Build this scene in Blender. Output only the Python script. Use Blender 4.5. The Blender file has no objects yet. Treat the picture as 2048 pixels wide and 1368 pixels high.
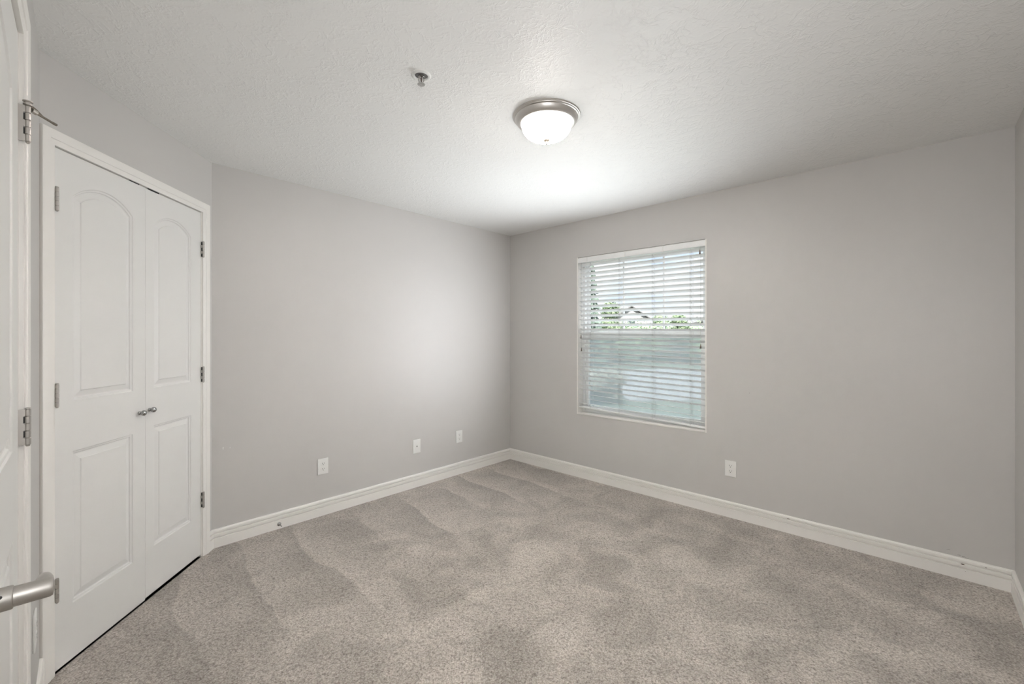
import bpy, bmesh, math, random
from mathutils import Vector, Matrix, noise

C = bpy.context.scene.collection
sc = bpy.context.scene
R = math.radians

# ------------------------------------------------------------------ camera
CAM_H = 1.32
cam_d = bpy.data.cameras.new('camera')
cam = bpy.data.objects.new('camera', cam_d); C.objects.link(cam)
cam.location = (0, 0, CAM_H); cam.rotation_euler = (R(90), 0, 0)
cam_d.sensor_width = 36; cam_d.lens = 36 * 866 / 2048
cam_d.shift_y = -12 / 2048
cam_d.clip_start = 0.01; cam_d.clip_end = 400
sc.camera = cam

# ------------------------------------------------------------------ colour management
sc.view_settings.view_transform = 'Standard'
sc.view_settings.look = 'None'
sc.view_settings.gamma = 1
sc.view_settings.use_curve_mapping = False
sc.view_settings.exposure = 0.24
sc.cycles.max_bounces = 14
sc.cycles.diffuse_bounces = 9
sc.cycles.transparent_max_bounces = 24
sc.cycles.sample_clamp_indirect = 6
sc.cycles.use_denoising = True

LAMP = 330.0
FILL_CAM = 12.5
FILL_WINDOW = 7.0
FILL_WINDOW_UP = 4.0
FILL_SILL = 6.0
SKY = 1.0
SUN = 14.0

# ------------------------------------------------------------------ world (sky with clouds)
w = bpy.data.worlds.new('sky'); sc.world = w; w.use_nodes = True
nt = w.node_tree; nt.nodes.clear()
def wn(t, **k):
    n = nt.nodes.new(t)
    for a, b in k.items(): setattr(n, a, b)
    return n
out = wn('ShaderNodeOutputWorld'); bg = wn('ShaderNodeBackground')
tc = wn('ShaderNodeTexCoord'); sep = wn('ShaderNodeSeparateXYZ')
nt.links.new(tc.outputs['Generated'], sep.inputs[0])
rp = wn('ShaderNodeValToRGB'); el = rp.color_ramp.elements          # haze at the skyline, blue above, unseen upper sky boosted to light the room
for _ in range(2): el.new(.5)
for e_, (p_, c_) in zip(el, [(0, (.92, .95, 1.05, 1)), (.20, (.52, .70, 1.02, 1)), (.36, (3.2, 3.5, 4.1, 1)), (1, (13., 14., 15.5, 1))]):
    e_.position = p_; e_.color = c_
nt.links.new(sep.outputs[2], rp.inputs[0])
mp = wn('ShaderNodeMapping'); mp.inputs['Scale'].default_value = (3.2, 3.2, 9.0)
mp.inputs['Location'].default_value = (0.4, 1.3, 0.2)
nt.links.new(tc.outputs['Generated'], mp.inputs[0])
nz = wn('ShaderNodeTexNoise'); nz.inputs['Scale'].default_value = 1.6; nz.inputs['Detail'].default_value = 7
nt.links.new(mp.outputs[0], nz.inputs[0])
cr = wn('ShaderNodeValToRGB'); cr.color_ramp.elements[0].position = 0.36; cr.color_ramp.elements[1].position = 0.54
nt.links.new(nz.outputs[0], cr.inputs[0])
mx = wn('ShaderNodeMixRGB'); mx.inputs[2].default_value = (1.02, 1.03, 1.08, 1)
nt.links.new(cr.outputs[0], mx.inputs[0]); nt.links.new(rp.outputs[0], mx.inputs[1])
nt.links.new(mx.outputs[0], bg.inputs[0]); bg.inputs[1].default_value = SKY
nt.links.new(bg.outputs[0], out.inputs[0])

# ------------------------------------------------------------------ sun over the roof, in front of the house
sd = bpy.data.lights.new('sun', 'SUN'); sd.energy = SUN; sd.angle = R(2); sd.color = (1, .97, .92)
so = bpy.data.objects.new('sun', sd); C.objects.link(so)
so.rotation_euler = Vector((0.25, 0.75, -0.95)).to_track_quat('-Z', 'Y').to_euler()
so.location = (0, -6, 9)

# ------------------------------------------------------------------ added unseen fill light behind the camera, weak and soft
fd = bpy.data.lights.new('camera_fill', 'AREA'); fd.shape = 'DISK'; fd.size = .45; fd.energy = FILL_CAM; fd.color = (.97, .985, 1)
fo = bpy.data.objects.new('camera_fill', fd); C.objects.link(fo)
fo.location = (.08, -.06, 1.55)
fo.rotation_euler = Vector((.4, 1, -.1)).to_track_quat('-Z', 'Y').to_euler()

# ------------------------------------------------------------------ room plan
PA = Vector((-1.868, 2.695)); C0 = Vector((-.0216, 4.667)); E0 = Vector((2.588, 2.228))
K1 = Vector((-1.777, 1.629)); F0 = Vector((.182, -.341))
H = 2.398
T = 0.15
POLY = [K1, PA, C0, E0, F0]            # clockwise, the room on the right-hand side
def frame(P, Q, u=0.0, z=0.0):
    "local X along the wall, -Y into the room, Z up"
    d = (Q - P).normalized(); o = P + d * u
    m = Matrix(((d.x, -d.y, 0, o.x), (d.y, d.x, 0, o.y), (0, 0, 1, z), (0, 0, 0, 1)))
    return m

# added unseen area lights before the blind: fill for left wall and ceiling
def fill_light(name, energy, u, z, wd_, ht, side, up, spread, off=.004):
    d_ = bpy.data.lights.new(name, 'AREA'); d_.shape = 'RECTANGLE'; d_.size = wd_; d_.size_y = ht
    d_.energy = energy; d_.spread = R(spread); d_.color = (.92, .965, 1)
    o_ = bpy.data.objects.new(name, d_); C.objects.link(o_)
    f_ = frame(C0, E0, u, z)
    v_ = (f_.to_3x3() @ Vector((side, -1, 0))).normalized() * math.cos(R(up)) + Vector((0, 0, math.sin(R(up))))
    o_.rotation_euler = v_.to_track_quat('-Z', 'Y').to_euler(); o_.location = f_ @ Vector((0, -off, 0))
for u_ in (1.08, 1.45, 1.82): fill_light('window_fill', FILL_WINDOW / 3, u_, 1.30, .17, 1.30, -.95, FILL_WINDOW_UP, 114, .15)
fill_light('sill_fill', FILL_SILL, 1.4545, .64, .96, .06, 0, 57, 78, .05)

# ------------------------------------------------------------------ materials
def srgb(r, g, b):
    f = lambda c: (c/255/12.92) if c/255 <= .04045 else ((c/255+.055)/1.055)**2.4
    return (f(r), f(g), f(b), 1)
class Mat:
    def __init__(s, name, col=(.8, .8, .8, 1), rough=.5, metal=0.0, spec=.5):
        s.m = bpy.data.materials.new(name); s.m.use_nodes = True
        s.t = s.m.node_tree; s.b = s.t.nodes['Principled BSDF']
        s.b.inputs['Base Color'].default_value = col
        s.b.inputs['Roughness'].default_value = rough
        s.b.inputs['Metallic'].default_value = metal
        s.b.inputs['Specular IOR Level'].default_value = spec
        s.tc = None
    def n(s, t, **k):
        n = s.t.nodes.new(t)
        for a, b in k.items(): setattr(n, a, b)
        return n
    def coord(s, scale=(1, 1, 1), rot=(0, 0, 0), kind='Object'):
        if not s.tc: s.tc = s.n('ShaderNodeTexCoord')
        m = s.n('ShaderNodeMapping'); m.inputs['Scale'].default_value = scale; m.inputs['Rotation'].default_value = rot
        s.l(s.tc.outputs[kind], m.inputs[0]); return m.outputs[0]
    def l(s, a, b): s.t.links.new(a, b)
    def noise(s, co, scale, detail=2, rough=.5, dist=0):
        n = s.n('ShaderNodeTexNoise'); n.inputs['Scale'].default_value = scale; n.inputs['Detail'].default_value = detail
        n.inputs['Roughness'].default_value = rough; n.inputs['Distortion'].default_value = dist
        s.l(co, n.inputs['Vector']); return n.outputs['Fac']
    def ramp(s, v, stops):
        r = s.n('ShaderNodeValToRGB'); e = r.color_ramp.elements
        while len(e) < len(stops): e.new(.5)
        for el, (p, c) in zip(e, stops):
            el.position = p; el.color = c if len(c) == 4 else (*c, 1)
        s.l(v, r.inputs[0]); return r.outputs[0]
    def math(s, op, a, b=None, clamp=False):
        n = s.n('ShaderNodeMath', operation=op); n.use_clamp = clamp
        for i, x in enumerate((a, b)):
            if x is None: continue
            if isinstance(x, (int, float)): n.inputs[i].default_value = x
            else: s.l(x, n.inputs[i])
        return n.outputs[0]
    def mix(s, f, a, b, mode='MIX'):
        n = s.n('ShaderNodeMixRGB', blend_type=mode)
        for i, x in enumerate((f, a, b)):
            if isinstance(x, (int, float)): n.inputs[i].default_value = x
            elif isinstance(x, tuple): n.inputs[i].default_value = x
            else: s.l(x, n.inputs[i])
        return n.outputs[0]
    def bump(s, v, strength, dist):
        n = s.n('ShaderNodeBump'); n.inputs['Strength'].default_value = strength; n.inputs['Distance'].default_value = dist
        s.l(v, n.inputs['Height']); s.l(n.outputs[0], s.b.inputs['Normal'])
    def color(s, v): s.l(v, s.b.inputs['Base Color'])

def g(v): return (v, v, v, 1)

# painted wall: eggshell grey with a fine orange-peel
M = {}
m = Mat('wall_paint', (.50, .485, .468, 1), .42, 0, .42); M['wall'] = m.m
co = m.coord()
m.bump(m.math('ADD', m.noise(co, 110, 3), m.math('MULTIPLY', m.noise(co, 34, 2), .8)), .22, .0016)
cn = m.noise(co, 1.1, 3)
m.color(m.mix(m.ramp(cn, [(.35, (0, 0, 0)), (.68, (1, 1, 1))]), (.572, .556, .540, 1), (.592, .576, .558, 1)))

# ceiling: hand-trowelled skip texture
m = Mat('ceiling_texture', (.89, .885, .868, 1), .46, 0, .25); M['ceil'] = m.m
co = m.coord((1, 1, .3))
dn = m.n('ShaderNodeTexNoise'); dn.inputs['Scale'].default_value = 5; dn.inputs['Detail'].default_value = 2; m.l(co, dn.inputs['Vector'])
vm = m.n('ShaderNodeVectorMath', operation='MULTIPLY_ADD'); m.l(dn.outputs['Color'], vm.inputs[0]); vm.inputs[1].default_value = (.11, .11, 0); m.l(co, vm.inputs[2])
n1 = m.noise(vm.outputs[0], 19, 3, .55, .3)
ridge = m.math('SUBTRACT', 1.0, m.math('MULTIPLY', m.math('ABSOLUTE', m.math('SUBTRACT', n1, .5)), 16), True)
n2 = m.noise(vm.outputs[0], 38, 2, .5, .4)
ridge2 = m.math('SUBTRACT', 1.0, m.math('MULTIPLY', m.math('ABSOLUTE', m.math('SUBTRACT', n2, .52)), 14), True)
msk = m.ramp(m.noise(co, 3.0, 3), [(.38, (0, 0, 0)), (.58, (1, 1, 1))])
msk1 = m.ramp(m.noise(vm.outputs[0], 11, 3, .6), [(.37, g(.08)), (.53, g(1))])
hgt = m.math('ADD', m.math('MULTIPLY', m.math('MULTIPLY', ridge, msk1), .95), m.math('MULTIPLY', m.math('MULTIPLY', ridge2, m.math('MULTIPLY', msk, msk1)), .8))
hgt = m.math('ADD', hgt, m.math('MULTIPLY', m.noise(co, 120, 2), .25))
m.bump(hgt, .34, .0040)

# carpet
m = Mat('carpet_pile', (.3, .27, .24, 1), 1.0, 0, .05); M['carpet'] = m.m
m.b.inputs['Sheen Weight'].default_value = .25; m.b.inputs['Sheen Roughness'].default_value = .6
co = m.coord()
fine = m.noise(co, 170, 2, .6)
mid = m.noise(co, 62, 2, .6)
vo = m.n('ShaderNodeTexVoronoi'); vo.inputs['Scale'].default_value = 120; vo.inputs['Randomness'].default_value = 1; m.l(co, vo.inputs['Vector'])
tuft = m.math('SUBTRACT', .78, m.math('MULTIPLY', vo.outputs['Distance'], .75))
grain = m.math('ADD', m.math('ADD', m.math('MULTIPLY', fine, .46), m.math('MULTIPLY', mid, .28)), m.math('MULTIPLY', tuft, .26))
gcol = m.ramp(grain, [(.31, (.15, .126, .106)), (.45, (.375, .336, .298)), (.55, (.530, .488, .444)), (.69, (.74, .695, .645))])
# vacuum strokes running off the left wall
def dot(vec, off=0.0):
    n = m.n('ShaderNodeVectorMath', operation='DOT_PRODUCT'); m.l(co, n.inputs[0]); n.inputs[1].default_value = (*vec, 0)
    return m.math('ADD', n.outputs['Value'], off)
p_ = dot((.766, .643)); q_ = dot((.73, -.6835), 1.868*.73 + 2.695*.6835)      # across the strokes; distance from the left wall
wob = m.noise(co, .9, 1); jit = m.noise(co, 5.0, 2)
ph = m.math('ADD', m.math('MULTIPLY', p_, 2.75), m.math('ADD', m.math('MULTIPLY', wob, 1.3), m.math('MULTIPLY', jit, .22)))
saw = m.math('FRACT', ph)
stroke = m.ramp(saw, [(0, g(0)), (.04, g(1)), (.22, g(.72)), (.50, g(.42)), (.97, g(0))])
qq = m.math('ADD', q_, m.math('MULTIPLY', m.noise(co, 2.4, 2), 1.3))
fade = m.math('MULTIPLY', m.ramp(qq, [(.60, g(0)), (.85, g(1))]), m.ramp(m.math('MULTIPLY', qq, .5), [(.72, g(1)), (1.05, g(0))]))
pmask = m.ramp(m.noise(co, 1.7, 1), [(.34, g(.25)), (.55, g(1))])
fade = m.math('MULTIPLY', fade, pmask)
blot = m.ramp(m.noise(co, 3.1, 5, .6, .8), [(.36, g(0)), (.64, g(1))])
blot2 = m.noise(co, 11, 4, .6)
base = m.math('ADD', m.math('MULTIPLY', blot, .7), m.math('MULTIPLY', blot2, .3))
pile = m.math('ADD', m.math('MULTIPLY', stroke, m.math('MULTIPLY', fade, .62)), m.math('MULTIPLY', base, m.math('SUBTRACT', 1.0, m.math('MULTIPLY', fade, .62))))
shade = m.ramp(pile, [(.05, g(.70)), (.5, g(.97)), (.92, g(1.24))])
m.color(m.mix(1.0, gcol, shade, 'MULTIPLY'))
m.bump(grain, .9, .010)

def simple(key, name, *a, **k):
    m = Mat(name, *a, **k); M[key] = m.m; return m
m = simple('trim', 'trim_paint', (.87, .85, .815, 1), .38); m.bump(m.noise(m.coord(), 40, 2), .03, .001)
m = simple('door', 'door_paint', (.79, .785, .765, 1), .36)
m.bump(m.noise(m.coord((14, 14, 1)), 18, 3), .05, .0006)
m = simple('nickel', 'brushed_nickel', (.52, .495, .465, 1), .47, 1.0); m.bump(m.noise(m.coord((1, 1, 30)), 60, 2), .06, .0004)
m = simple('lampmetal', 'brushed_nickel_lamp', (.68, .65, .62, 1), .42, 1.0); m.bump(m.noise(m.coord((1, 1, 12)), 50, 2), .05, .0004)
m = simple('bronze', 'tarnished_metal', (.20, .17, .14, 1), .5, .6); m.bump(m.noise(m.coord(), 90, 2), .03, .0003)
m = simple('finial', 'satin_finial', (.075, .062, .05, 1), .6, 0); m.bump(m.noise(m.coord(), 90, 2), .03, .0003)
m = simple('pewter', 'pewter_knob', (.40, .40, .395, 1), .24, 1.0); m.bump(m.noise(m.coord(), 120, 2), .03, .0003)
m = simple('dark', 'dark_recess', (.02, .018, .016, 1), .7); m.color(m.ramp(m.noise(m.coord(), 60, 2), [(.3, g(.012)), (.7, g(.03))]))
m = simple('plastic', 'white_plastic', (.84, .835, .81, 1), .3); m.bump(m.noise(m.coord(), 90, 2), .02, .0003)
m = simple('vinyl', 'window_vinyl', (.82, .83, .82, 1), .35); m.bump(m.noise(m.coord(), 50, 2), .02, .0004)
m = simple('slat', 'blind_slat', (.87, .87, .86, 1), .34); m.bump(m.noise(m.coord((1, 20, 20)), 9, 2), .03, .0005)
m = simple('cord', 'blind_cord', (.44, .44, .43, 1), .8); m.bump(m.noise(m.coord(), 400, 2), .1, .0004)
m = simple('tassel', 'cord_tassel', (.16, .13, .11, 1), .5); m.bump(m.noise(m.coord(), 100, 2), .05, .0004)
m = simple('chip', 'paint_chip', (.09, .055, .035, 1), .9); m.color(m.ramp(m.noise(m.coord(), 120, 2), [(.35, (.05, .03, .02)), (.6, (.26, .20, .15))]))
m = simple('scuff', 'scuff_mark', (.20, .18, .165, 1), .9); m.color(m.ramp(m.noise(m.coord(), 200, 2), [(.35, (.26, .245, .23)), (.6, (.47, .455, .44))]))
m = simple('scratch', 'bare_plaster_scratch', (.8, .79, .77, 1), .8); m.bump(m.noise(m.coord(), 200, 2), .1, .0004)
m = simple('chrome', 'sprinkler_chrome', (.55, .54, .52, 1), .18, 1.0); m.bump(m.noise(m.coord(), 90, 2), .02, .0002)
m = simple('bulb', 'sprinkler_bulb', (.05, .02, .02, 1), .12); m.color(m.ramp(m.noise(m.coord(), 30, 1), [(.3, (.045, .02, .018)), (.7, (.06, .025, .022))]))
m = simple('cup', 'sprinkler_cup', (.17, .165, .16, 1), .5, .4); m.bump(m.noise(m.coord(), 90, 2), .02, .0003)  # flat disk; shade of the recess put into its dark grey
# the lit glass bowl
m = simple('bowl', 'lit_frosted_glass', (.95, .93, .9, 1), .35)
m.b.inputs['Emission Color'].default_value = (1, .95, .89, 1)
sp_ = m.n('ShaderNodeSeparateXYZ'); m.l(m.coord(), sp_.inputs[0])
mr_ = m.n('ShaderNodeMapRange'); m.l(sp_.outputs[2], mr_.inputs[0])          # the bulbs shine down: the rim of the glass is dimmer
for i_, v_ in enumerate((-.082, -.114, LAMP*.015, LAMP), 1): mr_.inputs[i_].default_value = v_
m.l(mr_.outputs[0], m.b.inputs['Emission Strength'])
# window glass: clear with a weak surface reflection
def glassmat(key, name, tint, refl):
    m = Mat(name); t = m.t; t.nodes.remove(m.b)
    o = t.nodes['Material Output']
    tr = m.n('ShaderNodeBsdfTransparent'); tr.inputs[0].default_value = tint
    gl = m.n('ShaderNodeBsdfGlossy'); gl.inputs['Roughness'].default_value = .02
    fr = m.n('ShaderNodeFresnel'); fr.inputs[0].default_value = 1.35
    mxs = m.n('ShaderNodeMixShader'); m.l(m.math('MULTIPLY', fr.outputs[0], refl), mxs.inputs[0])
    m.l(tr.outputs[0], mxs.inputs[1]); m.l(gl.outputs[0], mxs.inputs[2]); m.l(mxs.outputs[0], o.inputs[0])
    M[key] = m.m
glassmat('glass', 'window_glass', (.97, .985, .98, 1), .03)
# insect screen over the lower sash
m = Mat('insect_screen'); t = m.t; t.nodes.remove(m.b)
tr = m.n('ShaderNodeBsdfTransparent'); df = m.n('ShaderNodeBsdfDiffuse'); df.inputs[0].default_value = (.70, .745, .775, 1)
mxs = m.n('ShaderNodeMixShader'); wv = m.noise(m.coord(), 900, 1)
m.l(m.math('ADD', m.math('MULTIPLY', wv, .1), .47), mxs.inputs[0])
m.l(tr.outputs[0], mxs.inputs[1]); m.l(df.outputs[0], mxs.inputs[2]); m.l(mxs.outputs[0], t.nodes['Material Output'].inputs[0]); M['screen'] = m.m
# outdoors
def leafmat(key, name, a, b, sc_):
    m = simple(key, name, a, .8); m.color(m.ramp(m.noise(m.coord(), sc_, 4, .7), [(.35, a[:3]), (.65, b[:3])]))
    m.bump(m.noise(m.coord(), sc_ * 2, 4), .8, .12)
leafmat('leaf', 'bright_foliage', (.08, .125, .065, 1), (.22, .27, .16, 1), 5)
leafmat('leaf2', 'hedge_foliage', (.09, .14, .085, 1), (.26, .32, .20, 1), 4)
leafmat('conifer', 'conifer_foliage', (.06, .09, .075, 1), (.16, .20, .16, 1), 6)
leafmat('shrub', 'dry_shrub_foliage', (.26, .265, .22, 1), (.45, .44, .37, 1), 7)
m = simple('bark', 'tree_bark', (.16, .12, .09, 1), .9); m.color(m.ramp(m.noise(m.coord((4, 4, 1)), 6, 3), [(.3, (.03, .024, .018)), (.7, (.07, .055, .04))]))
m = simple('grass', 'lawn_grass', (.2, .3, .12, 1), .95); m.color(m.ramp(m.noise(m.coord(), 1.2, 6, .7), [(.35, (.05, .07, .045)), (.65, (.11, .13, .095))])); m.bump(m.noise(m.coord(), 30, 4), .6, .05)
m = simple('concrete', 'pale_concrete', (.7, .7, .7, 1), .8); m.color(m.ramp(m.noise(m.coord(), 1.5, 5), [(.3, (.16, .165, .175)), (.7, (.21, .215, .225))]))
m = simple('siding', 'pale_siding', (.26, .255, .25, 1), .7); m.bump(m.math('FRACT', m.math('MULTIPLY', m.noise(m.coord((.01, .01, 1)), 5, 0), 9)), .2, .02)
m = simple('shingle', 'roof_shingle', (.34, .32, .31, 1), .9); m.color(m.ramp(m.noise(m.coord(), 5, 3), [(.3, (.08, .08, .08)), (.7, (.13, .125, .12))]))
m = simple('darkglass', 'dark_window_glass', (.06, .07, .08, 1), .1); m.color(m.ramp(m.noise(m.coord(), 2, 2), [(.3, (.05, .06, .07)), (.7, (.12, .13, .15))]))

# ------------------------------------------------------------------ mesh building
class MB:
    def __init__(s): s.v = []; s.f = []; s.mi = []; s.mats = []
    def mat(s, k):
        if k not in s.mats: s.mats.append(k)
        return s.mats.index(k)
    def add(s, vs, fs, k):
        b = len(s.v); s.v += [tuple(p) for p in vs]; i = s.mat(k)
        for f in fs: s.f.append(tuple(b + j for j in f)); s.mi.append(i)
    def box(s, a, b, k, m=None):
        x0, y0, z0 = a; x1, y1, z1 = b
        vs = [(x0, y0, z0), (x1, y0, z0), (x1, y1, z0), (x0, y1, z0), (x0, y0, z1), (x1, y0, z1), (x1, y1, z1), (x0, y1, z1)]
        if m is not None: vs = [tuple(m @ Vector(p)) for p in vs]
        s.add(vs, [(0, 3, 2, 1), (4, 5, 6, 7), (0, 1, 5, 4), (1, 2, 6, 5), (2, 3, 7, 6), (3, 0, 4, 7)], k)
    def bbox(s, a, b, k, r=.002, seg=2, m=None):
        bm = bmesh.new(); bmesh.ops.create_cube(bm, size=1)
        for v in bm.verts:
            v.co = Vector([(p + q) / 2 + c * (q - p) for p, q, c in zip(a, b, v.co)])
        bmesh.ops.bevel(bm, geom=list(bm.edges), offset=r, segments=seg, affect='EDGES', profile=.5)
        s.bm(bm, k, m)
    def bm(s, bm, k, m=None):
        bm.verts.index_update()
        vs = [(m @ v.co) if m is not None else v.co.copy() for v in bm.verts]
        s.add(vs, [[v.index for v in f.verts] for f in bm.faces], k); bm.free()
    def lathe(s, prof, k, n=32, m=None, sy=1.0):
        vs = []; fs = []; rows = []
        for r, z in prof:
            if r < 1e-6: rows.append([len(vs)]); vs.append(Vector((0, 0, z)))
            else:
                rows.append(list(range(len(vs), len(vs) + n)))
                vs += [Vector((r * math.cos(2*math.pi*i/n), sy * r * math.sin(2*math.pi*i/n), z)) for i in range(n)]
        for a, b in zip(rows, rows[1:]):
            for i in range(n):
                j = (i + 1) % n
                if len(a) == 1 and len(b) == 1: continue
                if len(a) == 1: fs.append((a[0], b[j], b[i]))
                elif len(b) == 1: fs.append((a[i], a[j], b[0]))
                else: fs.append((a[i], a[j], b[j], b[i]))
        if m is not None: vs = [m @ v for v in vs]
        s.add(vs, fs, k)
    def tube(s, pts, rad, k, n=10):
        pts = [Vector(p) for p in pts]
        if not isinstance(rad, (list, tuple)): rad = [rad] * len(pts)
        vs = []; fs = []; up = None
        for i, p in enumerate(pts):
            d = (pts[min(i+1, len(pts)-1)] - pts[max(i-1, 0)]).normalized()
            if up is None: up = Vector((0, 0, 1)) if abs(d.z) < .9 else Vector((1, 0, 0))
            a = d.cross(up).normalized(); b = a.cross(d).normalized(); up = b
            for j in range(n):
                t_ = 2*math.pi*j/n; vs.append(p + (a*math.cos(t_) + b*math.sin(t_)) * rad[i])
        for i in range(len(pts)-1):
            for j in range(n):
                q = (j+1) % n; fs.append((i*n+j, i*n+q, (i+1)*n+q, (i+1)*n+j))
        fs.append(tuple(range(n-1, -1, -1))); fs.append(tuple(range((len(pts)-1)*n, len(pts)*n)))
        s.add(vs, fs, k)
    def sweep(s, rows, k, closed=False, caps=True):
        "rows: equal-length lists of points; profile open unless closed"
        n = len(rows[0]); vs = [p for r in rows for p in r]; fs = []
        for i in range(len(rows)-1):
            for j in range(n if closed else n-1):
                q = (j+1) % n; fs.append((i*n+j, i*n+q, (i+1)*n+q, (i+1)*n+j))
        if caps:
            fs.append(tuple(range(n-1, -1, -1))); fs.append(tuple(range((len(rows)-1)*n, len(rows)*n)))
        s.add(vs, fs, k)
    def build(s, name, parent=None, mw=None, smooth=35):
        me = bpy.data.meshes.new(name); me.from_pydata(s.v, [], s.f)
        for k in s.mats: me.materials.append(M[k])
        me.polygons.foreach_set('material_index', s.mi)
        bm = bmesh.new(); bm.from_mesh(me); bmesh.ops.recalc_face_normals(bm, faces=bm.faces); bm.to_mesh(me); bm.free()
        if smooth:
            me.polygons.foreach_set('use_smooth', [True] * len(me.polygons)); me.set_sharp_from_angle(angle=R(smooth))
        me.update()
        o = bpy.data.objects.new(name, me); C.objects.link(o)
        if parent is not None: o.parent = parent
        if mw is not None: o.matrix_local = mw
        return o

def tag(o, label=None, cat=None, group=None, kind=None):
    if label: o['label'] = label
    if cat: o['category'] = cat
    if group: o['group'] = group
    if kind: o['kind'] = kind
    return o
def empty(name, mw, label=None, cat=None, group=None, kind=None):
    o = bpy.data.objects.new(name, None); C.objects.link(o); o.matrix_world = mw
    o.empty_display_size = .1
    return tag(o, label, cat, group, kind)
def copy_tree(o, parent=None):
    c = o.copy(); C.objects.link(c)
    if parent is not None: c.parent = parent
    for ch in list(o.children): copy_tree(ch, c)
    return c

# ------------------------------------------------------------------ shell
def offset_poly(poly, d):
    res = []; n = len(poly)
    for i in range(n):
        a, b, c = poly[i-1], poly[i], poly[(i+1) % n]
        d1 = (b-a).normalized(); d2 = (c-b).normalized()
        n1 = Vector((-d1.y, d1.x)); n2 = Vector((-d2.y, d2.x))
        k = (n1+n2).normalized(); res.append(b + k * (d / k.dot(n1)))
    return res
OUT = offset_poly(POLY, T)
def slab(name, z0, z1, k, label, cat):
    b = MB(); n = len(OUT)
    vs = [(p.x, p.y, z0) for p in OUT] + [(p.x, p.y, z1) for p in OUT]
    b.add(vs, [tuple(range(n)), tuple(range(n, 2*n))] + [(i, (i+1) % n, n+(i+1) % n, n+i) for i in range(n)], k)
    return tag(b.build(name, smooth=0), label, cat, kind='structure')
floor = slab('floor', -.12, 0, 'carpet', 'taupe cut-pile carpet floor with vacuum strokes', 'floor')
ceiling = slab('ceiling', H, H+.12, 'ceil', 'white hand-textured ceiling', 'ceiling')

def wall(name, i, label, op=None, depth=None):
    P, Q = POLY[i], POLY[(i+1) % len(POLY)]; L = (Q-P).length
    d = (Q-P).normalized()
    e0 = (OUT[i]-P).dot(d); e1 = (OUT[(i+1) % len(POLY)]-P).dot(d)
    b = MB()
    def grid(y, ua, ub, hole):
        if not hole:
            b.add([(ua, y, 0), (ub, y, 0), (ub, y, H), (ua, y, H)], [(0, 1, 2, 3)], 'wall'); return
        u0, u1, z0, z1 = hole
        us = [ua, u0, u1, ub]; zs = [0, z0, z1, H]
        for a in range(3):
            for c in range(3):
                if a == 1 and c == 1: continue
                if zs[c+1]-zs[c] < 1e-5: continue
                b.add([(us[a], y, zs[c]), (us[a+1], y, zs[c]), (us[a+1], y, zs[c+1]), (us[a], y, zs[c+1])], [(0, 1, 2, 3)], 'wall')
    through = op and depth is None
    grid(0, 0, L, op); grid(T, e0, e1, op if through else None)
    if op:
        u0, u1, z0, z1 = op; y = T if through else depth
        q = [(u0, z0), (u1, z0), (u1, z1), (u0, z1)]
        for j in range(4):
            a, c = q[j], q[(j+1) % 4]
            if z0 < 1e-5 and j == 0: continue
            b.add([(a[0], 0, a[1]), (c[0], 0, c[1]), (c[0], y, c[1]), (a[0], y, a[1])], [(0, 1, 2, 3)], 'wall')
        if not through: b.add([(u0, y, z0), (u1, y, z0), (u1, y, z1), (u0, y, z1)], [(0, 1, 2, 3)], 'wall')
    b.add([(0, 0, 0), (0, 0, H), (e0, T, H), (e0, T, 0)], [(0, 1, 2, 3)], 'wall')
    b.add([(L, 0, 0), (L, 0, H), (e1, T, H), (e1, T, 0)], [(0, 1, 2, 3)], 'wall')
    b.add([(0, 0, H), (L, 0, H), (e1, T, H), (e0, T, H)], [(0, 1, 2, 3)], 'wall')
    b.add([(0, 0, 0), (L, 0, 0), (e1, T, 0), (e0, T, 0)], [(0, 1, 2, 3)], 'wall')
    return b, name, label, frame(P, Q)
def finish(wl):
    b, name, label, mw = wl
    return tag(b.build(name, mw=mw, smooth=0), label, 'wall', kind='structure')
finish(wall('wall_closet', 0, 'short angled grey wall around the closet doors', (.046, .973, 0, 2.074), .115))
def blotch(b, u, z, du, dz, y, k, seed, n=14):
    rnd = random.Random(seed); pts = []
    for i in range(n):
        a = 2*math.pi*i/n; r = .55 + .45*rnd.random()
        pts.append((u + du*r*math.cos(a), y, z + dz*r*math.sin(a)))
    pts2 = [(p[0], y - .0008, p[2]) for p in pts]
    b.add(pts + pts2, [tuple(range(n, 2*n))] + [(i, (i+1) % n, n+(i+1) % n, n+i) for i in range(n)], k)
wl = wall('wall_left', 1, 'grey painted wall with three wall plates, left of the corner')
blotch(wl[0], .060, .610, .0035, .012, 0, 'scratch', 1); blotch(wl[0], .098, .606, .003, .004, 0, 'scratch', 2)
finish(wl)
WIN = (.867, 2.042, .588, 2.055)
wl = wall('wall_right', 2, 'grey painted wall with the blinded window', WIN)
for i, (u, z, a, c) in enumerate([(3.372, .124, .010, .002), (3.388, .122, .008, .0018), (3.402, .117, .010, .002), (3.330, .140, .010, .0022), (3.42, .110, .006, .0016), (2.66, .122, .002, .002), (2.70, .120, .0025, .002), (2.335, .915, .003, .003)]):
    blotch(wl[0], u, z, a, c, 0, 'scuff', 10+i)
finish(wl)
finish(wall('wall_end', 3, 'grey wall at the far right edge of the view'))
finish(wall('wall_entry', 4, 'short grey wall holding the entry door beside the closet', (1.2216-.012, 2.0036, 0, 2.084), .115))

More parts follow.
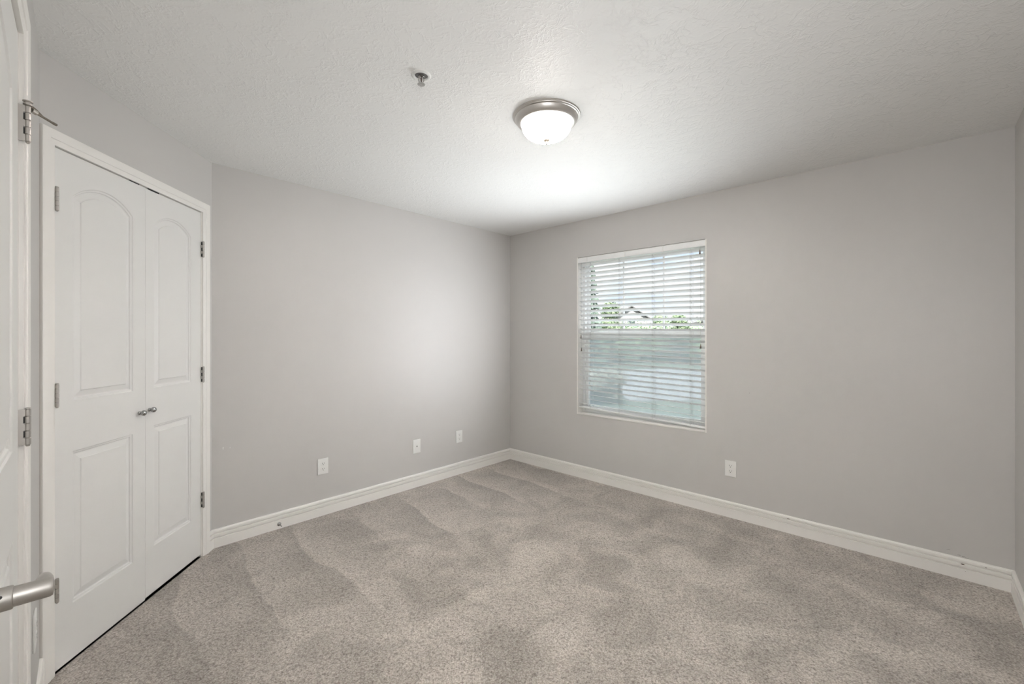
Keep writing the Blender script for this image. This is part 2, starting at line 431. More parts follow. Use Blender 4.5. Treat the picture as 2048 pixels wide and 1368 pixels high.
# ------------------------------------------------------------------ trim: casing and baseboards
CAS = [(0, 0), (0, .009), (.004, .0105), (.012, .0125), (.020, .0125), (.0225, .0150), (.036, .0172), (.050, .0180), (.0555, .0172), (.057, .015), (.057, 0)]
def casing(name, P, Q, u0, u1, zt, label, prof=CAS):
    b = MB(); rows = []
    for st in range(4):
        r = []
        for w_, y in prof:
            if st == 0: r.append((u0-w_, -y, 0))
            elif st == 1: r.append((u0-w_, -y, zt+w_))
            elif st == 2: r.append((u1+w_, -y, zt+w_))
            else: r.append((u1+w_, -y, 0))
        rows.append(r)
    b.sweep(rows, 'trim', closed=True)
    # jamb lining the opening, with a stop bead behind the slab
    e = .0045
    b.box((u0-e-.001, -.0005, 0), (u0+e+.0005, .11, zt+.004), 'trim'); b.box((u1-e-.0005, -.0005, 0), (u1+e+.001, .11, zt+.004), 'trim')
    b.box((u0-e, -.0005, zt+.0005), (u1+e, .11, zt+.012), 'trim')
    return tag(b.build(name, mw=frame(P, Q), smooth=30), label, 'door casing', kind='structure')
casing('trim_1', K1, PA, .0495, .9680, 2.0605, 'white moulded casing around the double closet doors')
casing('trim_2', F0, K1, 1.2230, 2.0020, 2.0760, 'white moulded casing around the entry door at the left edge')

BH = .113
BB = [(0, 0), (.0155, 0), (.0155, .0580), (.0150, .0588), (.0030, .0592), (.0030, .0666), (.0138, .0670), (.0142, .0685), (.0142, .0848), (.0136, .0858), (.0025, .0862), (.0025, .0938), (.0132, .0942), (.0136, .0955), (.0130, .1050), (.0095, .1112), (.0055, BH), (0, BH)]
def baseboard(name, P, Q, u0, u1, m0, m1, label, chips=()):
    "m0/m1: mitre slope of each end (0 = square cut)"
    b = MB()
    b.sweep([[(u0 + d*m0, -d, z) for d, z in BB], [(u1 - d*m1, -d, z) for d, z in BB]], 'trim', closed=True)
    for i, (u, z, a, c, y) in enumerate(chips): blotch(b, u, z, a, c, -y, 'chip', 40+i)
    return tag(b.build(name, mw=frame(P, Q), smooth=15), label, 'baseboard', kind='structure')
def half(i):
    a, b_, c = POLY[i-1], POLY[i], POLY[(i+1) % 5]
    ang = (a-b_).angle(c-b_); return 1/math.tan(ang/2)
L = [(POLY[(i+1) % 5]-POLY[i]).length for i in range(5)]
baseboard('baseboard_closet', K1, PA, 1.0268, L[0], 0, half(1), 'stub of white baseboard between closet casing and corner')
baseboard('baseboard_left', PA, C0, 0, L[1], half(1), half(2), 'white grooved baseboard under the left grey wall', [(1.36, .098, .0015, .003, .0137), (1.44, .098, .0014, .0025, .0137)])
baseboard('baseboard_right', C0, E0, 0, L[2], half(2), half(3), 'white grooved baseboard under the window wall, with two dark chips',
          [(2.575, .0965, .012, .0026, .0137), (3.385, .0835, .010, .0034, .0143), (3.395, .050, .0015, .0015, .0156), (3.47, .0960, .005, .0016, .0137)])
baseboard('baseboard_end', E0, F0, 0, L[3], half(3), half(4), 'white grooved baseboard under the far right wall')
baseboard('baseboard_entry', F0, K1, 2.0605, L[4]-.013, 0, 0, 'white grooved baseboard between entry door and closet')
baseboard('baseboard_corner', F0, K1, 0, 1.1645, half(4), 0, 'white grooved baseboard on the latch side of the entry door')

# ------------------------------------------------------------------ panelled doors
PROF = [(0, 0), (.003, .0040), (.0095, .0050), (.0125, .0095), (.017, .0098), (.038, .0042), (.0405, .0012)]
def panel_loop(u0, u1, z0, z1, rise, d=0):
    "counter-clockwise (u,z) loop, arched top when rise > 0"
    lp = [(u0+d, z0+d), (u1-d, z0+d)]
    if rise <= 0: return lp + [(u1-d, z1-d), (u0+d, z1-d)]
    hw = (u1-u0)/2; rad = (hw*hw + rise*rise)/(2*rise); cz = z1 + rise - rad; cu = (u0+u1)/2
    rad -= d; a0 = math.asin((hw-d)/rad)
    for i in range(25):
        a = a0 - 2*a0*i/24; lp.append((cu + rad*math.sin(a), cz + rad*math.cos(a)))
    return lp
def slab_door(u0, u1, z0, z1, panels, k='door', th=.035, front=0.0, prof=PROF):
    bm = bmesh.new()
    def loop(pts, y):
        vs = [bm.verts.new((p[0], y, p[1])) for p in pts]
        return vs
    def edges(vs): return [bm.edges.new((vs[i], vs[(i+1) % len(vs)])) for i in range(len(vs))]
    r = .002
    outer = loop([(u0+r, z0+r), (u1-r, z0+r), (u1-r, z1-r), (u0+r, z1-r)], front); ed = edges(outer)
    pl = []
    for p in panels:
        rings = [loop(panel_loop(*p, d), front + dep) for d, dep in prof]
        ed += edges(rings[0]); pl.append(rings)
    bmesh.ops.triangle_fill(bm, edges=ed, use_beauty=True, use_dissolve=False)
    for rings in pl:
        for a, b_ in zip(rings, rings[1:]):
            n = len(a)
            for i in range(n): bm.faces.new((a[i], a[(i+1) % n], b_[(i+1) % n], b_[i]))
        bm.faces.new(rings[-1])
    side = loop([(u0, z0), (u1, z0), (u1, z1), (u0, z1)], front + r); back = loop([(u0, z0), (u1, z0), (u1, z1), (u0, z1)], front + th)
    for a, b_ in ((outer, side), (side, back)):
        for i in range(4): bm.faces.new((a[i], a[(i+1) % 4], b_[(i+1) % 4], b_[i]))
    bm.faces.new(back)
    b = MB(); b.bm(bm, k); return b

def knuckles(b, u, y, z, h, r, k='nickel', n=5):
    "five-knuckle hinge barrel with pin heads"
    gap = .0007; seg = h/n
    for i in range(n):
        za = z - h/2 + i*seg; e = .0008
        b.lathe([(0, za+gap), (r-e, za+gap), (r, za+gap+e), (r, za+seg-gap-e), (r-e, za+seg-gap), (0, za+seg-gap)], k, 16, Matrix.Translation((u, y, 0)))
    b.lathe([(0, z-h/2-.004), (r*.55, z-h/2-.0035), (r*.8, z-h/2-.001), (r*.62, z-h/2), (r*.62, z+h/2), (r*.95, z+h/2+.0006), (r*.9, z+h/2+.003), (0, z+h/2+.0042)], k, 16, Matrix.Translation((u, y, 0)))
def closet_hinge(parent, u, z, side):
    b = MB(); y = -.0130; r = .0060; h = .089
    knuckles(b, u, y, z, h, r)
    # leaf edges running from the barrel into the gap
    for i in range(5):
        za = z - h/2 + i*h/5; s_ = 1 if i % 2 == 0 else -1
        b.box((u - .0012 + .0018*s_, y, za+.001), (u + .0012 + .0018*s_, .006, za+h/5-.001), 'nickel')
    b.box((u-.0020, -.0070, z-h/2+.001), (u+.0020, .012, z+h/2-.001), 'dark')  # dark block puts the shade of the hinge gap into colour
    return b.build('hinge', parent)

cl = empty('door_2', frame(K1, PA), 'left leaf of the white double closet door, with its knob at right', 'door', kind='structure')
slab_door(.0548, .5240, .008, 2.0575, [(.134, .446, 1.0555, 1.890, .066), (.134, .446, .2345, .8505, 0)]).build('panel_slab', cl, smooth=9)
for z in (1.853, 1.0880, .3290): closet_hinge(cl, .0535, z, -1)
cr_ = empty('door_3', frame(K1, PA), 'right leaf of the white double closet door, next to the grey wall', 'door', kind='structure')
slab_door(.5262, .9632, .014, 2.0575, [(.583, .874, 1.0555, 1.890, .062), (.583, .874, .2500, .8635, 0)], front=.0015).build('panel_slab', cr_, smooth=9)
for z in (1.838, 1.0900, .3395): closet_hinge(cr_, .9650, z, 1)
def knob(parent, u, z, y0):
    b = MB()
    m_ = Matrix.Translation((u, y0, z)) @ Matrix.Rotation(R(90), 4, 'X')
    prof = [(0, 0), (.0088, 0), (.0092, .0015), (.0086, .0045), (.0062, .0065), (.0050, .0085), (.0056, .0110)]
    for i in range(9):
        a = -62 + i*(152/8); prof.append((.0138*math.cos(R(a)), .0215 + .0115*math.sin(R(a))))
    prof[-1] = (0, .033)
    b.lathe(prof, 'pewter', 28, m_); return b.build('knob', parent)
knob(cl, .4840, .9440, 0); knob(cr_, .5510, .9490, .0015)
# ball catches in the head gap
b = MB(); b.box((.428, -.0006, 2.0560), (.484, .03, 2.0602), 'dark'); b.bbox((.445, .008, 2.0535), (.462, .022, 2.0590), 'nickel', .002); b.build('ball_catch', cl)
b = MB(); b.box((.5455, -.0006, 2.0545), (.6165, .03, 2.0640), 'dark'); b.bbox((.57, .010, 2.0535), (.588, .024, 2.0590), 'nickel', .002); b.build('ball_catch', cr_)

# entry door, closed, hinged on the closet side
en = empty('door_1', frame(F0, K1), 'white panelled entry door at the left edge with a lever handle', 'door', kind='structure')
DU0, DU1 = 1.2316, 1.9925
slab_door(DU0, DU1, .020, 2.0700, [(1.352, 1.872, 1.055, 1.885, .085), (1.352, 1.872, .235, .850, 0)]).build('panel_slab', en, smooth=9)
def entry_hinge(z, stop):
    b = MB(); u = 1.9985; y = -.0160; r = .0058; h = .090
    knuckles(b, u, y, z, h, r)
    b.box((u-.0035, -.0085, z-h/2), (u-.0018, .012, z+h/2), 'nickel')
    for i in (0, 2, 4):
        za = z - h/2 + i*h/5
        b.box((u-.0035, y, za+.0008), (u-.0018, -.0083, za+h/5-.0008), 'nickel')
    for i in (1, 3):
        za = z - h/2 + i*h/5
        b.box((u+.0012, y, za+.0008), (u+.0026, .004, za+h/5-.0008), 'nickel')
        b.box((u-.0030, y+.0035, za+.0012), (u-.0012, -.0086, za+h/5-.0012), 'dark')  # dark blocks paint in the shaded slots between leaf and barrel
    b.box((u-.0016, -.0080, z-h/2+.002), (u+.0010, .010, z+h/2-.002), 'dark')  # solid dark strip in place of the shade behind the barrel
    o = b.build('hinge', en)
    if stop:
        s = MB(); zt = z + h/2
        s.lathe([(0, 0), (.0085, 0), (.0085, .003), (.0060, .004), (.0060, .007), (.0095, .008), (.0095, .0105), (0, .0115)], 'nickel', 16, Matrix.Translation((u, y, zt+.002)))
        # bracket arm and threaded rod with bumper
        s.tube([(u, y, zt+.004), (u+.012, y-.012, zt-.002), (u+.026, y-.024, zt-.008)], [.0050, .0046, .0022], 'bronze', 8)
        s.tube([(u+.004, y-.006, zt-.006), (u+.012, y-.014, zt-.008)], [.0062, .0062], 'nickel', 10)
        s.tube([(u+.010, y-.012, zt-.008), (u+.046, y-.042, zt-.012)], [.0030, .0030], 'bronze', 8)
        s.tube([(u+.046, y-.042, zt-.012), (u+.053, y-.048, zt-.0125)], [.0034, .0034], 'bronze', 10)
        s.build('hinge_stop', o)
    return o
entry_hinge(1.8520, True); entry_hinge(1.0920, False); entry_hinge(.3300, False)
lv = MB(); LU, LZ = 1.290, .9560
mr = Matrix.Translation((LU, 0, LZ)) @ Matrix.Rotation(R(90), 4, 'X')
lv.lathe([(0, 0), (.0330, 0), (.0335, .003), (.0320, .0075), (.026, .010), (.0175, .0105), (.0165, .0125), (.0158, .0150), (.0158, .0425), (.0150, .0440), (.0136, .0446), (.0136, .0790), (.0122, .0822), (.0060, .0838), (0, .0840)], 'nickel', 36, mr)
lv.tube([(LU, -.0700, LZ), (LU+.020, -.0715, LZ-.0015), (LU+.05, -.0715, LZ-.008), (LU+.08, -.0705, LZ-.016), (LU+.102, -.0690, LZ-.0225), (LU+.108, -.0685, LZ-.024)],
        [.0120, .0115, .0100, .0085, .0070, .0035], 'nickel', 16)
lv.lathe([(0, .0152), (.0022, .0152), (.0022, .0162), (0, .0162)], 'dark', 12, Matrix.Translation((LU, -.033, LZ)) @ Matrix.Rotation(R(-90), 4, 'Y') @ Matrix.Rotation(R(32), 4, 'Y'))
lv.build('lever_handle', en)

# ------------------------------------------------------------------ window
WU0, WU1, WZ0, WZ1 = WIN
wd = empty('window_1', frame(C0, E0), 'white vinyl hung window with upper grid in the right wall', 'window', kind='structure')
b = MB(); e = .010
b.box((WU0, -.0008, WZ0), (WU0+e, T, WZ1), 'trim'); b.box((WU1-e, -.0008, WZ0), (WU1, T, WZ1), 'trim')
b.box((WU0+e, .012, WZ1-e), (WU1-e, T, WZ1), 'trim')
b.build('reveal', wd, smooth=0)
b = MB(); b.bbox((WU0+e, -.0040, WZ0), (WU1-e, T, WZ0+.014), 'trim', .003); b.build('window_sill', wd)
iu0, iu1, iz0, iz1 = WU0+e, WU1-e, WZ0+.014, WZ1-e
def ring(b, u0, u1, z0, z1, y0, y1, t, k, r=.003):
    b.bbox((u0, y0, z0), (u0+t, y1, z1), k, r); b.bbox((u1-t, y0, z0), (u1, y1, z1), k, r)
    b.bbox((u0+t, y0, z0), (u1-t, y1, z0+t), k, r); b.bbox((u0+t, y0, z1-t), (u1-t, y1, z1), k, r)
b = MB(); ring(b, iu0, iu1, iz0, iz1, .082, .146, .026, 'vinyl'); b.build('window_frame', wd)
MZ = 1.330
su0, su1 = iu0+.026, iu1-.026
b = MB(); ring(b, su0, su1, MZ-.020, iz1-.026, .114, .136, .030, 'vinyl'); us = b.build('upper_sash', wd)
b = MB()
for u in (1.285, 1.655): b.bbox((u-.008, .118, MZ+.0103), (u+.008, .131, iz1-.0563), 'vinyl', .002)
b.build('muntin', us)
b = MB(); b.box((su0+.03, .1235, MZ+.010), (su1-.03, .1265, iz1-.056), 'glass'); b.build('pane', us, smooth=0)
b = MB(); ring(b, su0, su1, iz0+.026, MZ+.034, .086, .112, .036, 'vinyl')
b.bbox((su0+.036, .080, MZ-.028), (su1-.036, .100, MZ+.010), 'vinyl', .004); ls = b.build('lower_sash', wd)
b = MB(); b.box((su0+.036, .0965, iz0+.062), (su1-.036, .0995, MZ-.002), 'glass'); b.build('pane', ls, smooth=0)
b = MB(); b.box((su0+.004, .1405, iz0+.028), (su1-.004, .1412, MZ-.002), 'screen'); b.build('insect_screen', wd, smooth=0)

# ------------------------------------------------------------------ blind
bl = empty('window_blind', frame(C0, E0, (WU0+WU1)/2, WZ1-.012) , 'white two-inch horizontal slat blind hanging in the window opening', 'window blind')
# local: x from window centre, y outward, z down from the top of the opening
bx0, bx1 = WU0-(WU0+WU1)/2+.0135, WU1-(WU0+WU1)/2-.0135
zt = WZ1 - .012
YC = .040
b = MB(); b.bbox((bx0, .014, -.036), (bx1, .066, .000), 'slat', .002); b.build('headrail', bl)
b = MB(); b.bbox((bx0-.006, .000, -.040), (bx1+.006, .0105, .0065), 'slat', .003, 3); va = b.build('valance', bl)
for x in (.975, 1.36, 1.70):
    b = MB(); xx = x - (WU0+WU1)/2; b.bbox((xx-.005, -.0025, -.043), (xx+.005, .0002, .0095), 'plastic', .0008)
    b.build('valance_clip', va)
NS = 31; first = 1.985; pl_, pr_ = .0432, .0444
xs_l, xs_r = .885-(WU0+WU1)/2, 2.03-(WU0+WU1)/2
def slat_z(k, x):
    f_ = (x - xs_l)/(xs_r-xs_l); p_ = pl_ + (pr_-pl_)*f_
    return first - k*p_ - zt
tilt0 = 23
b = MB()
for k in range(NS):
    ti = R(tilt0 if k < NS-3 else (10, 9, 8)[k-(NS-3)])
    rows = []
    for i in range(7):
        x = bx0 + (bx1-bx0)*i/6; cz_ = slat_z(k, x); row = []
        n = 6; up = []; lo = []
        for j in range(n+1):
            q = -.025 + .05*j/n; crown = .0012*(1-(q/.025)**2)
            y = YC + q*math.cos(ti); z = cz_ - q*math.sin(ti)
            up.append((x, y, z + crown + .0013)); lo.append((x, y, z + crown - .0013))
        rows.append(up + lo[::-1])
    b.sweep(rows, 'slat', closed=True)
b.build('slats', bl, smooth=50)
b = MB()
def rail_z(x):
    f_ = (x-xs_l)/(xs_r-xs_l); return (slat_z(NS-1, x) - .034)
rows = []
for x in (bx0, bx1):
    z = rail_z(x)
    rows.append([(x, YC-.025, z+.004), (x, YC-.022, z+.0085), (x, YC+.022, z+.0085), (x, YC+.025, z+.004), (x, YC+.025, z-.004), (x, YC+.022, z-.0065), (x, YC-.022, z-.0065), (x, YC-.025, z-.004)])
b.sweep(rows, 'slat', closed=True); b.build('bottom_rail', bl)
for u in (1.005, 1.2975, 1.606, 1.915):
    x = u-(WU0+WU1)/2; b = MB(); zb = rail_z(x)
    for y in (YC-.0262, YC+.0262):
        b.tube([(x-.004, y, -.045), (x-.004, y, zb)], .0007, 'cord', 5); b.tube([(x+.004, y, -.045), (x+.004, y, zb)], .0007, 'cord', 5)
    for k in range(NS):
        b.tube([(x-.004, YC-.0262, slat_z(k, x)+.010-.004), (x-.004, YC+.0262, slat_z(k, x)-.014)], .0005, 'cord', 4)
    b.tube([(x, YC, -.045), (x, YC, zb)], .0008, 'cord', 5)
    b.build('ladder_cord', bl)
def tassel(parent, x, z, y):
    t_ = MB(); t_.lathe([(0, 0), (.0022, 0), (.0035, -.006), (.0050, -.020), (.0062, -.032), (.0056, -.034), (0, -.034)], 'tassel', 14, Matrix.Translation((x, y, z)))
    return t_.build('tassel', parent)
for u0_, u1_, zs, nm in ((.914, .920, (1.330, 1.212), 'tilt_cord'), (1.994, 2.000, (1.978, 1.258), 'lift_cord')):
    b = MB(); pr = []
    for u, z in zip((u0_, u1_), zs):
        x = u-(WU0+WU1)/2; b.tube([(x, .000, -.040), (x, -.004, -.060), (x, -.004, z-zt)], .0009, 'cord', 5); pr.append((x, z-zt))
    c_ = b.build(nm, bl)
    for x, z in pr: tassel(c_, x, z, -.004)

# ------------------------------------------------------------------ ceiling light
lt = empty('ceiling_light', Matrix.Translation((.1694, 2.1265, H)), 'lit flush-mount dome light with nickel rim on the white ceiling', 'ceiling light')
b = MB()
b.lathe([(0, 0), (.1655, 0), (.1665, -.0030), (.1635, -.0065), (.1610, -.0070), (.1600, -.0100), (.1565, -.0125), (.1545, -.0130), (.1535, -.0160), (.1500, -.0230), (.1430, -.0320), (.1355, -.0380), (.1320, -.0395), (.1265, -.0385), (.1245, -.034), (.10, -.030), (0, -.030)], 'lampmetal', 96)
b.build('rim', lt)
b = MB(); pr = [(.1225, -.0355), (.1232, -.0400), (.1215, -.0480)]
for i in range(1, 15):
    a = R(90*i/14); pr.append((.1215*math.cos(a)**.92 if i < 14 else 0, -.0480 - .0690*math.sin(a)))
b.lathe(pr, 'bowl', 72); b.build('glass_bowl', lt)
b = MB(); b.lathe([(0, -.113), (.0175, -.1135), (.0180, -.1170), (.0155, -.1205), (.0085, -.1235), (.0060, -.1260), (.0052, -.1290), (.0062, -.1320), (.0048, -.1355), (0, -.1378)], 'finial', 28); b.build('finial', lt)

# ------------------------------------------------------------------ sprinkler
sp = empty('fire_sprinkler', Matrix.Translation((-.3752, 1.790, H)), 'small white-ringed fire sprinkler head on the ceiling', 'sprinkler')
b = MB(); b.lathe([(.0400, 0), (.0405, -.0020), (.0385, -.0048), (.0330, -.0068), (.0285, -.0062), (.0268, -.0040), (.0262, -.0006)], 'plastic', 48); b.lathe([(.0263, -.0008), (.0255, -.0010), (0, -.0010)], 'cup', 48); b.build('escutcheon', sp)
b = MB(); b.lathe([(0, -.0008), (.0125, -.0008), (.0125, -.008), (.0095, -.010), (0, -.010)], 'chrome', 24)
for s_ in (-1, 1): b.tube([(s_*.0085, 0, -.008), (s_*.0115, 0, -.016), (s_*.0095, 0, -.026), (s_*.003, 0, -.034)], [.0022, .002, .002, .002], 'chrome', 8)
b.lathe([(0, -.032), (.0045, -.032), (.0045, -.0365), (0, -.0365)], 'chrome', 16); b.build('frame', sp)
b = MB(); b.lathe([(0, -.010), (.0016, -.0105), (.0024, -.015), (.0024, -.028), (.0014, -.0318), (0, -.032)], 'bulb', 14); b.build('bulb', sp)
b = MB(); n = 12
for i in range(n):
    b.box((.003, -.0026, -.0385), (.0155, .0026, -.0375), 'chrome', Matrix.Rotation(2*math.pi*i/n, 4, 'Z'))
b.lathe([(0, -.0366), (.0075, -.0366), (.0075, -.0388), (0, -.0395)], 'chrome', 18); b.build('deflector', sp)

# ------------------------------------------------------------------ wall plates
def outlet_parts(root):
    b = MB(); b.bbox((-.0385, -.0062, -.0580), (.0385, 0, .0580), 'plastic', .0028, 3); b.build('cover_plate', root)
    for s_ in (1, -1):
        zc = s_*.0195; b = MB(); pts = []
        for i in range(32):
            a = 2*math.pi*i/32; pts.append((.0172*math.cos(a), max(-.0130, min(.0130, .0172*math.sin(a))) + zc))
        b.sweep([[(x, -.0060, z) for x, z in pts], [(x, -.0074, z) for x, z in pts], [(x*.95, -.0080, zc+(z-zc)*.95) for x, z in pts]], 'plastic', closed=True)
        r_ = b.build('receptacle', root, smooth=25)
        b = MB()
        b.box((-.0075, -.0083, zc-.0008), (-.0052, -.0070, zc+.0082), 'dark'); b.box((.0052, -.0083, zc+.0004), (.0075, -.0070, zc+.0076), 'dark')
        b.lathe([(0, 0), (.0027, 0), (.0027, .0015), (0, .0015)], 'dark', 14, Matrix.Translation((0, -.0070, zc-.0070)) @ Matrix.Rotation(R(90), 4, 'X'))
        b.build('slots', r_)
    b = MB(); b.lathe([(0, 0), (.0028, 0), (.0026, .0010), (0, .0013)], 'plastic', 14, Matrix.Translation((0, -.0060, 0)) @ Matrix.Rotation(R(90), 4, 'X')); b.build('screw', root)
GR = 'white duplex outlets around the room'
o1 = empty('wall_outlet', frame(PA, C0, .6890, .3585), 'white duplex outlet low on the left wall, nearest the closet doors', 'outlet', GR)
outlet_parts(o1)
for mw, lab in ((frame(PA, C0, 1.9905, .3575), 'white duplex outlet low on the left wall, nearest the room corner'),
                (frame(C0, E0, 2.2120, .3540), 'white duplex outlet on the window wall, right of the window'),
                (frame(F0, K1, 2.470, .3600), 'outlet seen edge-on between entry door and closet casing')):
    o = copy_tree(o1); o.matrix_world = mw; o['label'] = lab
cj = empty('cable_jack', frame(PA, C0, 1.5085, .3540), 'white cable wall plate with one centre hole, between two outlets', 'wall plate')
b = MB(); b.bbox((-.0380, -.0062, -.0595), (.0380, 0, .0595), 'plastic', .0028, 3); b.build('cover_plate', cj)
mj = Matrix.Translation((0, -.0058, 0)) @ Matrix.Rotation(R(90), 4, 'X')
b = MB(); b.lathe([(.0026, .0026), (.0052, .0026), (.0056, 0), (0, 0)], 'pewter', 18, mj); b.lathe([(0, .001), (.0028, .001), (.0028, .0022), (0, .0022)], 'dark', 14, mj); b.build('jack', cj)
for s_ in (1, -1):
    b = MB(); b.lathe([(0, 0), (.0026, 0), (.0024, .0009), (0, .0012)], 'plastic', 12, Matrix.Translation((0, -.0060, s_*.0415)) @ Matrix.Rotation(R(90), 4, 'X')); b.build('screw', cj)

# ------------------------------------------------------------------ stub of a door stop on the baseboard
ds = empty('door_stop', frame(PA, C0, .3830, .0330), 'small tarnished door stop base on the baseboard by the closet', 'door stop')
b = MB(); ms = Matrix.Translation((0, -.0165, 0)) @ Matrix.Rotation(R(90), 4, 'X')
b.lathe([(0, 0), (.0125, 0), (.0130, .002), (.0105, .006), (.0060, .009), (0, .010)], 'pewter', 24, ms); b.build('base', ds)
b = MB(); b.tube([(0, -.024, -.001), (.003, -.036, -.004), (.006, -.047, -.009)], [.0040, .0034, .0028], 'pewter', 10); b.build('stem', ds)

# ------------------------------------------------------------------ outdoors
GZ = -.43
b = MB(); b.box((-40, 5.4, GZ-.2), (70, 120, GZ), 'grass'); tag(b.build('ground', smooth=0), 'mown lawn outside the window', 'lawn', kind='structure')
b = MB(); b.box((3.15, 11.6, GZ), (26, 22.5, GZ+.03), 'concrete'); tag(b.build('driveway', smooth=0), 'pale concrete drive seen through the lower slats', 'driveway', kind='structure')
def blob(b, c, r, k, seed, sub=3, rough=.28, sz=1.0):
    bm = bmesh.new(); bmesh.ops.create_icosphere(bm, subdivisions=sub, radius=1)
    for v in bm.verts:
        p = v.co.copy(); n_ = noise.noise(p*2.2 + Vector((seed*7.1, seed*3.3, 0))) + .6*noise.noise(p*5.5 + Vector((0, seed*5.7, seed)))
        q = p * (1 + rough*n_); v.co = Vector(c) + Vector((q.x*r, q.y*r, q.z*r*sz))
    b.bm(bm, k)
def leaves(b, c, r, k, rnd, n, size, sz=1.0):
    "n separate leaf blades scattered through the outer half of a rounded clump"
    for _ in range(n):
        d_ = Vector((rnd.gauss(0, 1), rnd.gauss(0, 1), rnd.gauss(0, 1))).normalized()
        p = Vector(c) + Vector((d_.x, d_.y, d_.z*sz)) * r * (.55 + .5*rnd.random())
        a = Vector((rnd.gauss(0, 1), rnd.gauss(0, 1), rnd.gauss(0, .6))).normalized(); q = a.cross(d_ + Vector((.01, .02, .03))).normalized()
        l = size*(.7+.6*rnd.random()); w_ = l*.42; up = a.cross(q) * l*.12
        b.add([p - a*l*.5, p + q*w_*.5 + up, p + a*l*.5, p - q*w_*.5 + up], [(0, 1, 2, 3)], k)
def tree(name, x, y, h, rad, k, label, cat, seed, group=None, crown=.62):
    root = empty(name, Matrix.Translation((x, y, GZ)), label, cat, group)
    rnd = random.Random(seed); b = MB()
    for i in range(13):
        zz = h*(1-crown) + h*crown*rnd.random()*.85; wd_ = rad*(1-.55*(zz/h-(1-crown))/crown)
        a = rnd.random()*6.28; b_r = rad*.42*(.8+.5*rnd.random()); d_ = max(0, wd_-b_r)*rnd.random()**.5
        pc = (d_*math.cos(a), d_*math.sin(a), min(zz, h-b_r*.9)); blob(b, pc, b_r*.72, k, seed+i, 2); leaves(b, pc, b_r, k, rnd, 260, .17)
    b.build('foliage', root)
    b = MB(); b.tube([(0, 0, 0), (.03, 0, h*.3), (0, .02, h*.7)], [h*.035, h*.026, h*.014], 'bark', 10); b.build('trunk', root)
    return root
def conifer(name, x, y, h, rad, label, seed):
    root = empty(name, Matrix.Translation((x, y, GZ)), label, 'tree'); b = MB(); rnd = random.Random(seed)
    for i in range(15):
        t_ = i/14; zz = h*(.08+.86*t_); r_ = rad*(1-t_)**.8+.08; n = 26; vs = [(0, 0, zz+h*.09)]
        ph = rnd.random()
        for j in range(n):
            a = 2*math.pi*(j+ph)/n; q = r_*(.72+.42*rnd.random()) if j % 2 else r_*(.45+.2*rnd.random())
            vs.append((q*math.cos(a), q*math.sin(a), zz-.10*r_-.08*rnd.random()))
        vs.append((0, 0, zz-.01))
        b.add(vs, [(0, 1+j, 1+(j+1) % n) for j in range(n)] + [(n+1, 1+(j+1) % n, 1+j) for j in range(n)], 'conifer')
    b.build('foliage', root, smooth=0)
    b = MB(); b.tube([(0, 0, 0), (0, 0, h*.6)], [h*.022, h*.01], 'bark', 10); b.build('trunk', root)
def px(x, Y): return (x-1024)/866*Y
conifer('conifer_tree', px(1184, 19), 19, 5.3, .62, 'tall narrow dark conifer behind the left side of the blind', 3)
tree('leafy_tree', px(1222, 25), 25, 3.85, 1.05, 'leaf', 'round-topped green tree beside the dark conifer', 'tree', 11)
tree('leafy_tree', px(1358, 27), 27, 3.15, .95, 'leaf', 'low rounded tree outside, behind the right third of the blind', 'tree', 23)
tree('leafy_tree', px(1322, 37.5), 37.5, 4.0, 1.3, 'leaf', 'tree rising behind the clipped hedge outside', 'tree', 31)
hd = empty('hedge', Matrix.Translation((px(1295, 29), 29, GZ)), 'long green hedge across the middle of the window view', 'hedge')
b = MB(); rnd = random.Random(5)
for i in range(26):
    xx = -4.3 + 8.6*i/25; pc = (xx, rnd.uniform(-.3, .3), 1.25+rnd.uniform(-.15, .15)); rr = .95+.2*rnd.random(); blob(b, pc, rr*.8, 'leaf2', 60+i, 2, .3, 1.45); leaves(b, pc, rr, 'leaf2', rnd, 380, .2, 1.45)
b.build('foliage', hd)
sh = empty('shrub', Matrix.Translation((px(1212, 11.2), 11.2, GZ)), 'wide grey-green shrub beside the pale drive', 'shrub')
b = MB(); rnd = random.Random(8)
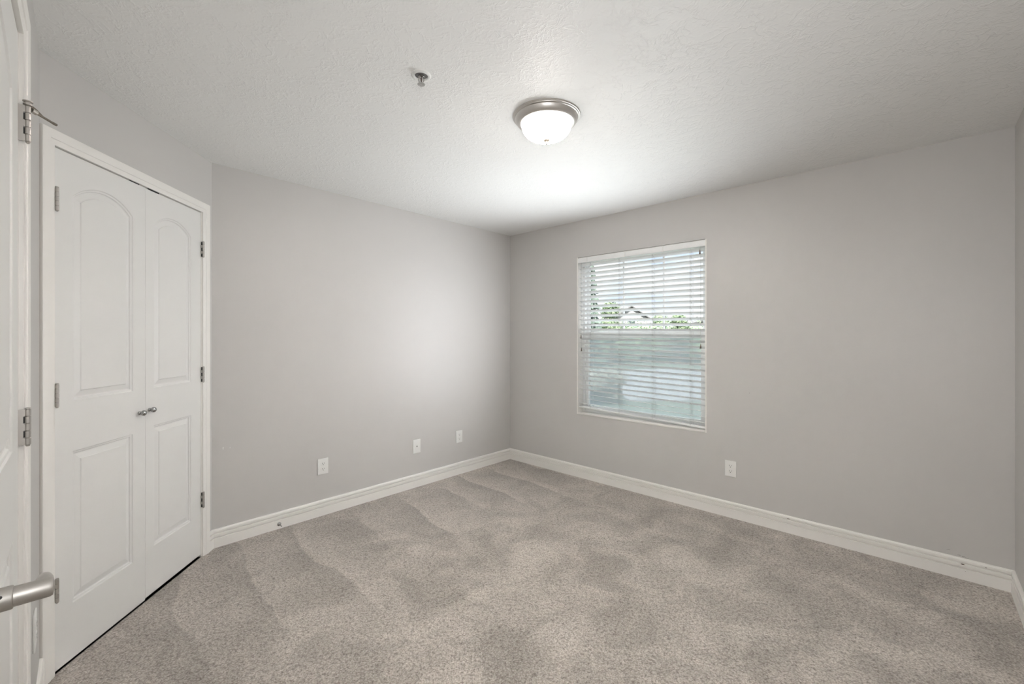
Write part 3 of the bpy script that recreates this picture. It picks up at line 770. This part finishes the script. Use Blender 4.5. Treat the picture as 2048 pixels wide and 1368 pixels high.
for i in range(18):
    pc = (rnd.uniform(-.42, .40), rnd.uniform(-.3, .3), rnd.uniform(.22, .70)); blob(b, pc, .17, 'shrub', 90+i, 2, .4); leaves(b, pc, .27, 'shrub', rnd, 330, .075)
b.build('foliage', sh)
b = MB(); b.tube([(0, 0, 0), (0, 0, .4)], [.03, .02], 'bark', 8); b.build('stem', sh)
def house(x, y, w_, d_, hw, hr, label, wins):
    r_ = empty('house', Matrix.Translation((x, y, GZ)), label, 'house')
    b = MB(); b.box((-w_/2, 0, 0), (w_/2, d_, hw), 'siding')
    b.add([(-w_/2, 0, hw), (w_/2, 0, hw), (0, 0, hw+hr), (-w_/2, d_, hw), (w_/2, d_, hw), (0, d_, hw+hr)], [(0, 1, 2), (3, 5, 4)], 'siding'); b.build('wall', r_)
    b = MB(); o_ = .3
    for s_ in (-1, 1):
        b.add([(s_*(w_/2+o_), -o_, hw-o_*hr/(w_/2)+.02), (0, -o_, hw+hr+.02), (0, d_+o_, hw+hr+.02), (s_*(w_/2+o_), d_+o_, hw-o_*hr/(w_/2)+.02),
               (s_*(w_/2+o_), -o_, hw-o_*hr/(w_/2)+.14), (0, -o_, hw+hr+.14), (0, d_+o_, hw+hr+.14), (s_*(w_/2+o_), d_+o_, hw-o_*hr/(w_/2)+.14)],
              [(0, 1, 2, 3), (4, 5, 6, 7), (0, 1, 5, 4), (2, 3, 7, 6), (0, 3, 7, 4), (1, 2, 6, 5)], 'shingle')
    b.build('roof', r_, smooth=0)
    for u, z, a, c in wins:
        b = MB(); b.bbox((u-a/2, -.06, z-c/2), (u+a/2, .05, z+c/2), 'vinyl', .02); wn_ = b.build('window', r_)
        b = MB(); b.box((u-a/2+.08, -.075, z-c/2+.08), (u+a/2-.08, -.055, z+c/2-.08), 'darkglass'); b.build('pane', wn_)
house(px(1262, 46), 46, 3.4, 8, 3.7, 1.15, 'pale gabled house above the hedge outside', [(0, 3.0, 1.0, 1.1)])
house(px(1405, 40), 40, 5.6, 7, 2.35, .75, 'low white building at the right of the window view', [(-1.7, 1.7, .8, .9), (-.4, 1.7, .8, .9), (.9, 1.7, .8, .9)])
